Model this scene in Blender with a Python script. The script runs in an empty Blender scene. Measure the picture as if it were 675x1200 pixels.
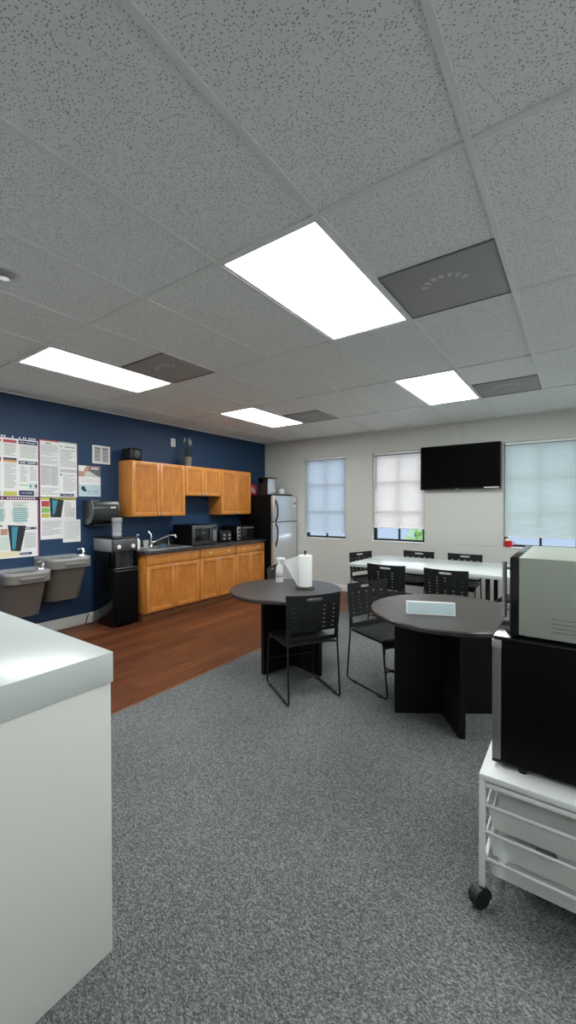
import bpy, bmesh, math, random
from mathutils import Vector, Matrix
random.seed(7)
PI = math.pi
COL = bpy.context.scene.collection

# ------------------------------------------------------------------ materials
def mat(name, color, rough=0.5, metal=0.0, spec=0.5, coat=0.0):
    m = bpy.data.materials.new(name); m.use_nodes = True
    b = m.node_tree.nodes['Principled BSDF']
    b.inputs['Base Color'].default_value = (*color, 1)
    b.inputs['Roughness'].default_value = rough
    b.inputs['Metallic'].default_value = metal
    b.inputs['Specular IOR Level'].default_value = spec
    b.inputs['Coat Weight'].default_value = coat
    b.inputs['Coat Roughness'].default_value = 0.08
    return m

def N(m, t, **kw):
    n = m.node_tree.nodes.new(t)
    for k, v in kw.items():
        if k.startswith('i_'): n.inputs[k[2:].replace('_', ' ')].default_value = v
        else: setattr(n, k, v)
    return n
def L(m, a, b): m.node_tree.links.new(a, b)
def coords(m, scale=(1, 1, 1), rot=(0, 0, 0)):
    tc = N(m, 'ShaderNodeTexCoord'); mp = N(m, 'ShaderNodeMapping')
    mp.inputs['Scale'].default_value = scale; mp.inputs['Rotation'].default_value = rot
    L(m, tc.outputs['Object'], mp.inputs['Vector']); return mp.outputs['Vector']
def ramp(m, fac, stops):
    r = N(m, 'ShaderNodeValToRGB')
    e = r.color_ramp.elements
    while len(e) < len(stops): e.new(0.5)
    for i, (p, c) in enumerate(stops):
        e[i].position = p; e[i].color = (*c, 1)
    L(m, fac, r.inputs['Fac']); return r.outputs['Color']
def bsdf(m): return m.node_tree.nodes['Principled BSDF']

M = {}
M['wall_grey'] = mat('painted_wall_grey', (.55, .56, .525), .75)
def wallnoise(m, amt):
    v = coords(m, (90, 90, 90)); n = N(m, 'ShaderNodeTexNoise', i_Scale=1.0, i_Detail=3.0); L(m, v, n.inputs['Vector'])
    b = N(m, 'ShaderNodeBump', i_Strength=amt, i_Distance=.003); L(m, n.outputs['Fac'], b.inputs['Height'])
    L(m, b.outputs['Normal'], bsdf(m).inputs['Normal'])
wallnoise(M['wall_grey'], .15)
M['wall_white'] = mat('painted_wall_white', (.78, .78, .75), .75)
M['wall_blue'] = mat('painted_wall_navy', (.0065, .037, .094), .6); wallnoise(M['wall_blue'], .15)

# ceiling tile: white board with small dark fissures; teal tint of daylight put into its colour
m = M['tile'] = mat('ceiling_tile', (.6, .6, .6), .9, spec=.1)
v = coords(m, (135, 200, 120))
dn = N(m, 'ShaderNodeTexNoise', i_Scale=1.1, i_Detail=2.0); L(m, v, dn.inputs['Vector'])
mx = N(m, 'ShaderNodeMix', data_type='VECTOR'); mx.inputs['Factor'].default_value = .55
L(m, v, mx.inputs[4]); L(m, dn.outputs['Color'], mx.inputs[5])
vo = N(m, 'ShaderNodeTexVoronoi', i_Scale=1.6); L(m, mx.outputs[1], vo.inputs['Vector'])
pit = ramp(m, vo.outputs['Distance'], [(.20, (0, 0, 0)), (.36, (1, 1, 1))])
msk = N(m, 'ShaderNodeSeparateColor'); L(m, vo.outputs['Color'], msk.inputs['Color'])
mk = ramp(m, msk.outputs['Red'], [(.70, (0, 0, 0)), (.85, (1, 1, 1))])
mxx = N(m, 'ShaderNodeMix', data_type='RGBA', blend_type='LIGHTEN'); mxx.inputs['Factor'].default_value = 1
L(m, pit, mxx.inputs[6]); L(m, mk, mxx.inputs[7])
cc = N(m, 'ShaderNodeMix', data_type='RGBA')
L(m, mxx.outputs[2], cc.inputs['Factor']); cc.inputs[6].default_value = (.30, .305, .305, 1); cc.inputs[7].default_value = (.86, .905, .895, 1)
L(m, cc.outputs[2], bsdf(m).inputs['Base Color'])
bp_ = N(m, 'ShaderNodeBump', i_Strength=.35, i_Distance=.004); L(m, mxx.outputs[2], bp_.inputs['Height']); L(m, bp_.outputs['Normal'], bsdf(m).inputs['Normal'])
M['grid'] = mat('ceiling_grid_white', (.78, .815, .81), .45)
M['vent_grey'] = mat('vent_perforated_grey', (.2, .205, .205), .6)
v = coords(M['vent_grey'], (1, 1, 1)); q = N(M['vent_grey'], 'ShaderNodeTexVoronoi', i_Scale=150.0, i_Randomness=0.0); L(M['vent_grey'], v, q.inputs['Vector'])
L(M['vent_grey'], ramp(M['vent_grey'], q.outputs['Distance'], [(.3, (.10, .10, .10)), (.42, (.36, .37, .37))]), bsdf(M['vent_grey']).inputs['Base Color'])

# carpet
m = M['carpet'] = mat('loop_carpet_grey', (.1, .1, .1), 1.0, spec=.05)
v = coords(m, (120, 210, 100), (0, 0, .5))
n1 = N(m, 'ShaderNodeTexNoise', i_Scale=1.0, i_Detail=3.0, i_Roughness=.7); L(m, v, n1.inputs['Vector'])
v2 = coords(m, (1.2, 1.2, 1)); n2 = N(m, 'ShaderNodeTexNoise', i_Scale=1.0, i_Detail=2.0); L(m, v2, n2.inputs['Vector'])
c1 = ramp(m, n1.outputs['Fac'], [(.30, (.038, .041, .042)), (.5, (.138, .146, .148)), (.70, (.36, .375, .375))])
c2 = ramp(m, n2.outputs['Fac'], [(.3, (.88, .88, .88)), (.7, (1.05, 1.05, 1.05))])
mm = N(m, 'ShaderNodeMix', data_type='RGBA', blend_type='MULTIPLY'); mm.inputs['Factor'].default_value = 1
L(m, c1, mm.inputs[6]); L(m, c2, mm.inputs[7]); L(m, mm.outputs[2], bsdf(m).inputs['Base Color'])
b_ = N(m, 'ShaderNodeBump', i_Strength=.6, i_Distance=.006); L(m, n1.outputs['Fac'], b_.inputs['Height']); L(m, b_.outputs['Normal'], bsdf(m).inputs['Normal'])

# wood plank floor (planks run along the room)
m = M['planks'] = mat('wood_plank_floor', (.2, .07, .03), .42, spec=.28)
v = coords(m, (1, 1, 1), (0, 0, PI / 2))
br = N(m, 'ShaderNodeTexBrick', offset=.4, i_Scale=1.0); L(m, v, br.inputs['Vector'])
br.inputs['Brick Width'].default_value = 1.2; br.inputs['Row Height'].default_value = .15; br.inputs['Mortar Size'].default_value = .0025
br.inputs['Color1'].default_value = (.165, .055, .021, 1); br.inputs['Color2'].default_value = (.09, .028, .012, 1); br.inputs['Mortar'].default_value = (.03, .01, .005, 1)
vg = coords(m, (28, 1.6, 1)); g = N(m, 'ShaderNodeTexNoise', i_Scale=1.6, i_Detail=6.0, i_Roughness=.65); L(m, vg, g.inputs['Vector'])
gc = ramp(m, g.outputs['Fac'], [(.3, (.6, .6, .6)), (.7, (1.35, 1.35, 1.35))])
mm = N(m, 'ShaderNodeMix', data_type='RGBA', blend_type='MULTIPLY'); mm.inputs['Factor'].default_value = 1
L(m, br.outputs['Color'], mm.inputs[6]); L(m, gc, mm.inputs[7]); L(m, mm.outputs[2], bsdf(m).inputs['Base Color'])

def woodmat(name, a, b, scale, rough=.35):
    m = mat(name, a, rough)
    v = coords(m, scale); g = N(m, 'ShaderNodeTexNoise', i_Scale=1.0, i_Detail=5.0, i_Roughness=.6); L(m, v, g.inputs['Vector'])
    L(m, ramp(m, g.outputs['Fac'], [(.3, a), (.7, b)]), bsdf(m).inputs['Base Color']); return m
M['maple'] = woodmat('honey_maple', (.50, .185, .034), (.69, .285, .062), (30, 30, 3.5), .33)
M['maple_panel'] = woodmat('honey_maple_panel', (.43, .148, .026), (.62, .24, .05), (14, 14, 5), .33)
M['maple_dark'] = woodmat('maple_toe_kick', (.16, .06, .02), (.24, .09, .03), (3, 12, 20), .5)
m = M['counter'] = mat('dark_laminate', (.03, .03, .03), .35)
v = coords(m, (60, 60, 60)); g = N(m, 'ShaderNodeTexNoise', i_Scale=1.0, i_Detail=4.0); L(m, v, g.inputs['Vector'])
L(m, ramp(m, g.outputs['Fac'], [(.4, (.018, .018, .019)), (.62, (.075, .068, .062))]), bsdf(m).inputs['Base Color'])
M['espresso'] = woodmat('espresso_laminate_top', (.018, .014, .0125), (.047, .037, .033), (3, 40, 3), .33)
M['espresso_base'] = mat('espresso_laminate_base', (.004, .004, .004), .5, spec=.25)
M['white_gloss'] = mat('white_gloss_lacquer', (.58, .63, .615), .2, spec=.22)
M['white_panel'] = mat('white_desk_panel', (.73, .745, .695), .45)
M['white_plastic'] = mat('white_plastic', (.75, .76, .75), .4)
M['white_paint'] = mat('white_paint', (.72, .73, .71), .45)
M['white_metal'] = mat('white_powder_coat', (.74, .77, .75), .4)
M['paper'] = mat('white_paper', (.8, .81, .79), .8)
M['paper_grey'] = mat('printed_text_grey', (.42, .43, .43), .8)
M['paper_mid'] = mat('printed_text_block', (.6, .61, .6), .8)
M['towel'] = mat('paper_towel', (.86, .88, .86), .95)
M['black_plastic'] = mat('black_plastic', (.008, .0085, .0095), .42, spec=.4)
M['chair_plastic'] = mat('charcoal_chair_plastic', (.009, .0105, .012), .45, spec=.35)
M['black_metal'] = mat('black_wire_metal', (.008, .008, .009), .4)
M['black_gloss'] = mat('black_gloss', (.005, .005, .006), .12)
M['black_panel'] = mat('black_fridge_side', (.003, .003, .0035), .5, spec=.08)
M['tv_screen'] = mat('tv_screen', (.002, .002, .0025), .5, spec=.03)
M['steel'] = mat('brushed_steel', (.46, .465, .475), .42, .6)
M['steel_bright'] = mat('bright_steel', (.72, .73, .745), .3, .75)
M['basin_steel'] = mat('basin_polished_steel', (.78, .78, .77), .25, .55)
M['door_edge'] = mat('grey_door_edge', (.17, .17, .16), .4, .3)
M['chrome'] = mat('chrome', (.85, .86, .87), .08, 1.0)
M['dark_steel'] = mat('dark_steel', (.16, .165, .17), .35, .9)
M['fountain_body'] = mat('fountain_grey_panel', (.165, .155, .138), .5, .0)
M['fountain_apron'] = mat('fountain_apron', (.22, .215, .20), .4, .2)
M['smoke'] = mat('smoked_black_plastic', (.03, .033, .035), .18)
M['red'] = mat('red_enamel', (.55, .012, .02), .35)
M['navy_ink'] = mat('navy_print', (.02, .03, .12), .7)
M['purple_ink'] = mat('purple_print', (.13, .02, .09), .7)
M['red_ink'] = mat('red_print', (.5, .06, .07), .7)
M['yellow_ink'] = mat('yellow_print', (.55, .5, .1), .7)
M['green_ink'] = mat('green_print', (.25, .5, .12), .7)
M['teal_ink'] = mat('teal_print', (.05, .28, .36), .7)
M['pale_blue_ink'] = mat('pale_blue_print', (.50, .64, .69), .7)
M['pale_green_ink'] = mat('pale_green_print', (.64, .72, .66), .7)
M['dark_ink'] = mat('dark_print', (.02, .022, .03), .7)
M['skin_ink'] = mat('tan_photo_print', (.5, .28, .2), .7)
M['magenta_ink'] = mat('magenta_border', (.35, .04, .16), .7)
M['orange_ink'] = mat('orange_print', (.6, .3, .12), .7)
M['pot'] = mat('taupe_ceramic', (.17, .145, .115), .6)
M['leaf'] = mat('dark_leaf', (.02, .06, .018), .6)
M['petal'] = mat('pale_stem_petal', (.42, .42, .38), .7)
M['soil'] = mat('soil', (.03, .02, .012), .9)
M['mw_white'] = mat('microwave_pale_enamel', (.36, .40, .345), .4)  # white enamel; grey-green cast of the lighting is put into the colour
M['mw_top'] = M['mw_white']
M['sign_face'] = mat('pale_blue_card', (.50, .62, .64), .6)
M['cream'] = mat('cream_plastic', (.8, .72, .5), .6)
M['sponge'] = mat('blue_sponge', (.05, .16, .28), .9)
M['asphalt'] = mat('asphalt_outside', (.11, .135, .18), .9)  # pale-blue outdoor haze is put into the asphalt colour
M['bush'] = mat('bush_leaf', (.18, .33, .06), .8)
M['rubber'] = mat('grey_rubber', (.05, .05, .05), .7)
M['screen_glass'] = mat('dark_oven_glass', (.01, .01, .012), .08)
M['scuff'] = mat('wall_scuff', (.2, .2, .19), .9)
M['knob_white'] = mat('bright_button', (.85, .87, .88), .3)

def transp(name, color, fac, rough=.1, glossy=True):
    m = bpy.data.materials.new(name); m.use_nodes = True; nt = m.node_tree
    for n in list(nt.nodes):
        if n.type != 'OUTPUT_MATERIAL': nt.nodes.remove(n)
    out = [n for n in nt.nodes if n.type == 'OUTPUT_MATERIAL'][0]
    t = N(m, 'ShaderNodeBsdfTransparent'); mx = N(m, 'ShaderNodeMixShader')
    p = N(m, 'ShaderNodeBsdfPrincipled'); p.inputs['Base Color'].default_value = (*color, 1); p.inputs['Roughness'].default_value = rough
    L(m, t.outputs[0], mx.inputs[1]); L(m, p.outputs[0], mx.inputs[2]); mx.inputs[0].default_value = fac
    L(m, mx.outputs[0], out.inputs['Surface']); return m
M['glass'] = transp('window_glass', (.6, .7, .7), .06, .02)
M['clear'] = transp('clear_plastic', (.7, .76, .78), .2, .1)
M['frost'] = transp('frosted_mesh_white', (.74, .78, .75), .62, .5)
# wire mesh texture for the cart baskets
m = M['mesh_basket'] = transp('white_mesh_basket', (.72, .76, .72), .6, .5)
mxn = [n for n in m.node_tree.nodes if n.type == 'MIX_SHADER'][0]
v = coords(m); w1 = N(m, 'ShaderNodeTexWave', wave_type='BANDS', bands_direction='Z', i_Scale=42.0, i_Distortion=1.2, i_Detail=1.0); L(m, v, w1.inputs['Vector'])
mr = N(m, 'ShaderNodeMapRange'); mr.inputs['To Min'].default_value = .42; mr.inputs['To Max'].default_value = .78
L(m, w1.outputs['Fac'], mr.inputs['Value']); L(m, mr.outputs['Result'], mxn.inputs[0])

def emit(name, color, s):
    m = bpy.data.materials.new(name); m.use_nodes = True; b = bsdf(m)
    b.inputs['Base Color'].default_value = (.8, .8, .8, 1)
    b.inputs['Emission Color'].default_value = (*color, 1); b.inputs['Emission Strength'].default_value = s; return m
M['diffuser'] = emit('lit_light_diffuser', (.97, 1.0, 1.0), 16.0)
def slatmat(name, color, tr):
    m = bpy.data.materials.new(name); m.use_nodes = True; nt = m.node_tree
    for n in list(nt.nodes):
        if n.type != 'OUTPUT_MATERIAL': nt.nodes.remove(n)
    out = [n for n in nt.nodes if n.type == 'OUTPUT_MATERIAL'][0]
    d = N(m, 'ShaderNodeBsdfDiffuse'); t = N(m, 'ShaderNodeBsdfTranslucent'); mx = N(m, 'ShaderNodeMixShader')
    d.inputs[0].default_value = (*color, 1); t.inputs[0].default_value = (*color, 1); mx.inputs[0].default_value = tr
    L(m, d.outputs[0], mx.inputs[1]); L(m, t.outputs[0], mx.inputs[2]); L(m, mx.outputs[0], out.inputs['Surface']); return m
M['slat_white'] = slatmat('blind_slat_white', (.56, .62, .68), .42)
M['slat_grey'] = slatmat('blind_slat_pale_grey', (.60, .69, .69), .2)
M['slat_warm_lit'] = slatmat('blind_slat_warm_lit', (.80, .73, .68), .5)  # warm light from outdoors put into the slat colour

# ------------------------------------------------------------------ mesh builder
class MB:
    def __init__(s): s.bm = bmesh.new(); s.mats = []
    def mi(s, m):
        if m not in s.mats: s.mats.append(m)
        return s.mats.index(m)
    def _fin(s, faces, m):
        i = s.mi(m)
        for f in faces: f.material_index = i
    def box(s, x0, x1, y0, y1, z0, z1, m, bev=0, seg=2):
        vs = [s.bm.verts.new((x, y, z)) for x in (x0, x1) for y in (y0, y1) for z in (z0, z1)]
        F = [(0, 1, 3, 2), (4, 6, 7, 5), (0, 4, 5, 1), (2, 3, 7, 6), (0, 2, 6, 4), (1, 5, 7, 3)]
        fs = [s.bm.faces.new([vs[i] for i in f]) for f in F]
        s._fin(fs, m)
        if bev:
            ed = list({e for f in fs for e in f.edges})
            r = bmesh.ops.bevel(s.bm, geom=ed, offset=bev, segments=seg, affect='EDGES', profile=.5, clamp_overlap=True)
            s._fin(r['faces'], m)
        return s
    def poly(s, pts, m):
        f = s.bm.faces.new([s.bm.verts.new(p) for p in pts]); s._fin([f], m); return s
    def prism(s, pts, d, m):           # planar loop extruded by vector d
        d = Vector(d); a = [s.bm.verts.new(p) for p in pts]; b = [s.bm.verts.new(Vector(p) + d) for p in pts]
        n = len(a); fs = [s.bm.faces.new(a[::-1]), s.bm.faces.new(b)]
        for i in range(n): fs.append(s.bm.faces.new([a[i], a[(i + 1) % n], b[(i + 1) % n], b[i]]))
        s._fin(fs, m); return s
    def lathe(s, prof, c, m, n=28, axis='Z', arc=2 * PI):   # prof: (r, h) list
        c = Vector(c); rings = []; fs = []
        def P(r, h, a):
            x, y = r * math.cos(a), r * math.sin(a)
            return c + (Vector((x, y, h)) if axis == 'Z' else Vector((h, x, y)) if axis == 'X' else Vector((x, h, y)))
        for r, h in prof:
            rings.append([s.bm.verts.new(P(r, h, 2 * PI * k / n)) for k in range(n)] if r > 1e-6 else [s.bm.verts.new(P(0, h, 0))])
        for a, b in zip(rings, rings[1:]):
            for k in range(n):
                k2 = (k + 1) % n
                if len(a) == 1 and len(b) == 1: continue
                if len(a) == 1: fs.append(s.bm.faces.new([a[0], b[k], b[k2]]))
                elif len(b) == 1: fs.append(s.bm.faces.new([a[k], a[k2], b[0]]))
                else: fs.append(s.bm.faces.new([a[k], a[k2], b[k2], b[k]]))
        for R in (rings[0], rings[-1]):
            if len(R) > 1 and prof[0] != prof[-1]: fs.append(s.bm.faces.new(R))
        s._fin(fs, m); return s
    def cyl(s, c, r, h, m, n=24, axis='Z'): return s.lathe([(r, 0), (r, h)], c, m, n, axis)
    def tube(s, pts, r, m, n=8, closed=False, fil=0):
        pts = [Vector(p) for p in pts]
        if fil:
            q = []
            for i, p in enumerate(pts):
                if (i == 0 or i == len(pts) - 1) and not closed: q.append(p); continue
                a = (pts[i - 1] - p); b = (pts[(i + 1) % len(pts)] - p)
                d = min(fil, a.length * .45, b.length * .45); a = a.normalized() * d; b = b.normalized() * d
                for t in (0, .25, .5, .75, 1): q.append(p + a * (1 - t) ** 2 + b * t ** 2)
            pts = q
        k = len(pts); rings = []; u = None
        for i in range(k):
            if closed: t = pts[(i + 1) % k] - pts[i - 1]
            else: t = pts[min(i + 1, k - 1)] - pts[max(i - 1, 0)]
            t.normalize()
            if u is None: u = t.orthogonal().normalized()
            else:
                u = u - t * u.dot(t)
                u = u.normalized() if u.length > 1e-6 else t.orthogonal().normalized()
            w = t.cross(u); rr = r[min(len(r) - 1, round(i * (len(r) - 1) / max(1, k - 1)))] if isinstance(r, (list, tuple)) else r
            rings.append([s.bm.verts.new(pts[i] + (u * math.cos(2 * PI * j / n) + w * math.sin(2 * PI * j / n)) * rr) for j in range(n)])
        fs = []
        for a, b in zip(rings, rings[1:] + ([rings[0]] if closed else [])):
            for j in range(n): fs.append(s.bm.faces.new([a[j], a[(j + 1) % n], b[(j + 1) % n], b[j]]))
        if not closed: fs += [s.bm.faces.new(rings[0][::-1]), s.bm.faces.new(rings[-1])]
        s._fin(fs, m); return s
    def sphere(s, c, r, m, n=12, sz=1.0):
        return s.lathe([(0, -r * sz)] + [(r * math.cos(a), r * sz * math.sin(a)) for a in [(-.5 + (i + 1) / n) * PI for i in range(n - 1)]] + [(0, r * sz)], c, m, n * 2)
    def build(s, name, parent=None, loc=None, smooth=35):
        bmesh.ops.recalc_face_normals(s.bm, faces=s.bm.faces[:])
        me = bpy.data.meshes.new(name); s.bm.to_mesh(me); s.bm.free()
        for m in s.mats: me.materials.append(M[m])
        for p in me.polygons: p.use_smooth = True
        me.set_sharp_from_angle(angle=math.radians(smooth))
        o = bpy.data.objects.new(name, me); COL.objects.link(o)
        if parent: o.parent = parent
        if loc: o.location = loc
        return o

def tag(o, label, cat, group=None):
    o['label'] = label; o['category'] = cat
    if group: o['group'] = group
    return o
def thing(name, label, cat, loc=(0, 0, 0), rz=0, group=None):
    o = bpy.data.objects.new(name, None); COL.objects.link(o); o.empty_display_size = .1
    o.location = loc; o.rotation_euler = (0, 0, rz); return tag(o, label, cat, group)
def struct(o): o['kind'] = 'structure'; return o
def kids(o): return [c for c in COL.objects if c.parent == o]
def copy_tree(o, parent=None):
    c = o.copy(); COL.objects.link(c)
    if parent: c.parent = parent
    for ch in kids(o): copy_tree(ch, c)
    return c

# ------------------------------------------------------------------ room
S = .61
ZC = 2.743; XL = -3.58; XR = 3.9; YB = 4.88; YF = -4.3
XW = -1.165        # carpet starts here
g = MB(); g.box(XL - .15, XW, YF - .15, YB + .15, -.1, 0, 'planks'); floor = struct(g.build('floor'))
g = MB(); g.box(XW, XR + .15, YF - .15, YB + .15, -.1, .004, 'carpet'); g.build('carpet', floor)
g = MB(); g.prism([(XW - .02, YF, 0), (XW - .014, YF, .006), (XW + .006, YF, .007), (XW + .012, YF, 0)], (0, YB - YF, 0), 'maple_dark'); g.build('transition_strip', floor)
g = MB(); g.box(XL - .15, XR + .15, YF - .15, YB + .15, ZC, ZC + .1, 'tile'); ceil = struct(g.build('ceiling'))
g = MB(); bw = .012; gx = [i * S for i in range(-5, 7)]; gy = [j * S for j in range(-6, 8, 2)]
for x in gx: g.box(x - bw, x + bw, YF, YB, ZC - .009, ZC + .01, 'grid')
for y in gy: g.box(XL, XR, y - bw, y + bw, ZC - .0085, ZC + .01, 'grid')
g.build('ceiling_grid', ceil)
# wall angle moulding
g = MB(); g.box(XL, XL + .02, YF, YB, ZC - .012, ZC, 'grid'); g.box(XL, XR, YB - .02, YB, ZC - .012, ZC, 'grid'); g.build('edge_moulding', ceil)
g = MB(); g.box(XL - .15, XL, YF - .15, YB + .15, 0, ZC, 'wall_blue'); struct(g.build('wall_left'))
g = MB(); g.box(XR, XR + .15, YF - .15, YB + .15, 0, ZC, 'wall_white'); struct(g.build('wall_right'))
g = MB(); g.box(XL, XR, YF - .15, YF, 0, ZC, 'wall_white'); struct(g.build('wall_front'))
WINS = [(-2.637, -1.784), (-1.29, -.418), (.675, 1.555)]; WZ0, WZ1 = .905, 2.372
g = MB(); x = XL
for a, b in WINS + [(XR, XR)]:
    g.box(x, a, YB, YB + .16, 0, ZC, 'wall_grey')
    if a < XR:
        g.box(a, b, YB, YB + .16, 0, WZ0, 'wall_grey'); g.box(a, b, YB, YB + .16, WZ1, ZC, 'wall_grey')
    x = b
back_wall = struct(g.build('wall_back'))
g = MB(); g.box(XL + .0, XL + .014, YF, 1.69, 0, .13, 'white_paint', .003); struct(g.build('baseboard_left'))
g = MB(); g.box(-2.7, XR, YB - .014, YB, 0, .11, 'white_paint', .003); struct(g.build('baseboard_back'))

def window(i, x0, x1):
    g = MB(); w = .05; y0, y1 = YB + .085, YB + .125
    g.box(x0, x0 + w, y0, y1, WZ0, WZ1, 'black_metal'); g.box(x1 - w, x1, y0, y1, WZ0, WZ1, 'black_metal')
    g.box(x0 + w, x1 - w, y0, y1, WZ0, WZ0 + .045, 'black_metal'); g.box(x0 + w, x1 - w, y0, y1, WZ1 - .045, WZ1, 'black_metal')
    fr = struct(g.build('window_%d' % i))
    g = MB(); xm = (x0 + x1) / 2
    g.box(xm - .014, xm + .014, y0 + .004, y1 - .004, WZ0 + .045, WZ1 - .045, 'black_metal')
    for k in (1, 2):
        z = WZ0 + .02 + k * (WZ1 - WZ0 - .02) / 3
        g.box(x0 + w, xm - .014, y0 + .004, y1 - .004, z - .012, z + .012, 'black_metal'); g.box(xm + .014, x1 - w, y0 + .004, y1 - .004, z - .012, z + .012, 'black_metal')
    g.build('muntin', fr)
    g = MB(); g.box(x0 + w - .005, x1 - w + .005, y0 + .018, y0 + .022, WZ0 + .04, WZ1 - .04, 'glass'); g.build('glass', fr)
    g = MB(); g.box(x0, x1, YB - .008, y0, WZ0, WZ0 + .012, 'white_paint', .003); g.build('sill', fr)
for i, (a, b) in enumerate(WINS): window(i + 1, a, b)

def blind(x0, x1, zb, mt, label, wand, tilt=66):
    t = thing('window_blind', label, 'blind', ((x0 + x1) / 2, YB + .045, zb), 0, 'mini blinds in the back wall windows')
    hw = (x1 - x0) / 2 - .012; H = WZ1 - zb
    g = MB(); g.box(-hw, hw, -.02, .02, H - .035, H - .002, 'white_metal', .003); g.build('headrail', t)
    g = MB(); z = .025; a = -math.radians(tilt); ry, rz = .0135 * math.cos(a), .0135 * math.sin(a); i = g.mi(mt)
    while z < H - .045:
        v = [g.bm.verts.new(p) for p in ((-hw, -ry, z - rz), (hw, -ry, z - rz), (hw, -.0075, z), (-hw, -.0075, z), (hw, ry, z + rz), (-hw, ry, z + rz))]
        g._fin([g.bm.faces.new([v[0], v[1], v[2], v[3]]), g.bm.faces.new([v[3], v[2], v[4], v[5]])], mt)
        z += .0252
    g.build('slats', t, smooth=80)
    g = MB(); g.box(-hw, hw, -.011, .011, 0, .014, 'white_metal', .003); g.build('bottom_rail', t)
    g = MB()
    for x in (-hw * .72, 0, hw * .72): g.tube([(x, -.016, .01), (x, -.016, H - .03)], .0012, 'white_plastic', 5)
    g.build('ladder_cord', t)
    if wand:
        g = MB(); g.tube([(-hw + .055, -.022, H - .03), (-hw + .055, -.03, H - .62)], .004, 'rubber', 6); g.build('wand', t)
    return t
blind(*WINS[0], 1.005, 'slat_white', 'white mini blind in the window beside the refrigerator', False, 76)
blind(*WINS[1], 1.125, 'slat_warm_lit', 'mini blind coloured by warm outside light, with tilt wand, left of the wall television', True, 80)
blind(*WINS[2], 1.055, 'slat_grey', 'white mini blind right of the television, above the red cup', False, 78)

# outside
g = MB(); g.box(-45, 45, YB + .3, 70, -.25, -.15, 'asphalt'); struct(g.build('ground'))
def bush(x, y, r, n, label):
    rnd = random.Random(int(x * 10)); g = MB()
    for k in range(n):
        d = Vector((rnd.gauss(0, 1), rnd.gauss(0, 1), rnd.gauss(0, 1))).normalized() * r * rnd.uniform(.6, 1); d.z = d.z * .8 + r * .75
        a = Vector((rnd.gauss(0, 1), rnd.gauss(0, 1), rnd.gauss(0, 1))).normalized() * .09; b = a.orthogonal().normalized() * .04
        g.poly([d - a, d + b, d + a, d - b], 'bush')
    for k in range(4): g.tube([(0, 0, 0), (math.cos(k * 1.6) * r * .4, math.sin(k * 1.6) * r * .4, r)], .02, 'soil', 5)
    o = g.build('shrub', None, (x, y, -.15)); tag(o, label, 'bush'); return o
bush(-1.55, 9.2, .75, 700, 'green shrub outside, seen under the warm-lit window blind')

# ------------------------------------------------------------------ ceiling fixtures
def light(ix, iy, label):
    t = thing('ceiling_light', label, 'ceiling light', ((ix + .5) * S, (iy + 1) * S, ZC), 0, 'recessed ceiling light panels')
    a, b = S / 2 - .013, S - .013
    g = MB(); w = .018
    g.box(-a, a, -b, -b + w, -.006, .02, 'grid'); g.box(-a, a, b - w, b, -.006, .02, 'grid')
    g.box(-a, -a + w, -b + w, b - w, -.006, .02, 'grid'); g.box(a - w, a, -b + w, b - w, -.006, .02, 'grid'); g.build('frame', t)
    g = MB(); g.box(-a + w, a - w, -b + w, b - w, -.004, .01, 'diffuser'); g.build('diffuser', t)
light(0, 0, 'large lit ceiling panel nearest the camera, in the middle')
light(0, 4, 'lit ceiling panel above the white table, in front of the television')
light(-4, 0, 'lit ceiling panel at the left, above the wall posters and drinking fountains')
light(-4, 4, 'small far lit ceiling panel above the right kitchen cabinets')
for ix, iy in ((-4, -4), (4, -4), (4, 0), (4, 4)): light(ix, iy, 'added ceiling light panel out of view, brightening the room')  # unseen panels added along the grid to brighten the room

def vent(ix, iy, label, far=False):
    t = thing('ceiling_vent', label, 'vent', ((ix + .5) * S, (iy + .5) * S, ZC), 0, 'grey perforated ceiling vents')
    a = S / 2 - .014
    g = MB(); g.box(-a, a, -a, a, -.004, .02, 'vent_grey', .002); g.build('perforated_plate', t)
    g = MB(); w = .006
    for s in (-1, 1):
        g.box(-a, a, s * a - w, s * a + w, -.007, .0, 'dark_steel'); g.box(s * a - w, s * a + w, -a, a, -.0065, .0, 'dark_steel')
    g.build('frame', t)
    g = MB()                      # the pale fan of the diffuser showing through
    for k in range(7):
        an = -PI * (.14 + .72 * k / 6); c = Vector((math.cos(an), math.sin(an), 0)) * .115; u = Vector((math.cos(an), math.sin(an), 0)) * .02; w_ = Vector((-u.y, u.x, 0)) * .75
        g.prism([c - u - w_ * .5 + Vector((0, 0, -.0055)), c + u - w_ + Vector((0, 0, -.0055)), c + u + w_ + Vector((0, 0, -.0055)), c - u + w_ * .5 + Vector((0, 0, -.0055))], (0, 0, .002), 'paper_mid')
    g.build('diffuser_fin', t)
vent(1, 1, 'large dark grey ceiling vent right of the nearest light panel')
vent(1, 5, 'thin grey ceiling vent at the right, above the television')
vent(-3, 1, 'grey ceiling vent beside the left light panel above the posters')
vent(-3, 5, 'small far ceiling vent beside the light over the kitchen cabinets')

t = thing('fire_sprinkler', 'round sprinkler head in a ceiling escutcheon at far left', 'sprinkler', (-1.0, -.60, ZC))
g = MB(); g.lathe([(.1, 0), (.1, -.003), (.088, -.006), (.062, -.004), (.055, 0)], (0, 0, 0), 'grid', 36); g.build('escutcheon', t)
g = MB(); g.lathe([(0, 0), (.052, 0), (.05, -.006), (.034, -.008), (0, -.007)], (0, 0, 0), 'steel', 28); g.build('cup', t)
g = MB(); g.lathe([(.012, -.006), (.014, -.014), (.006, -.016), (.006, -.024), (.026, -.026), (.026, -.029), (0, -.029)], (0, 0, 0), 'chrome', 18); g.build('sprinkler_head', t)

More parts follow.
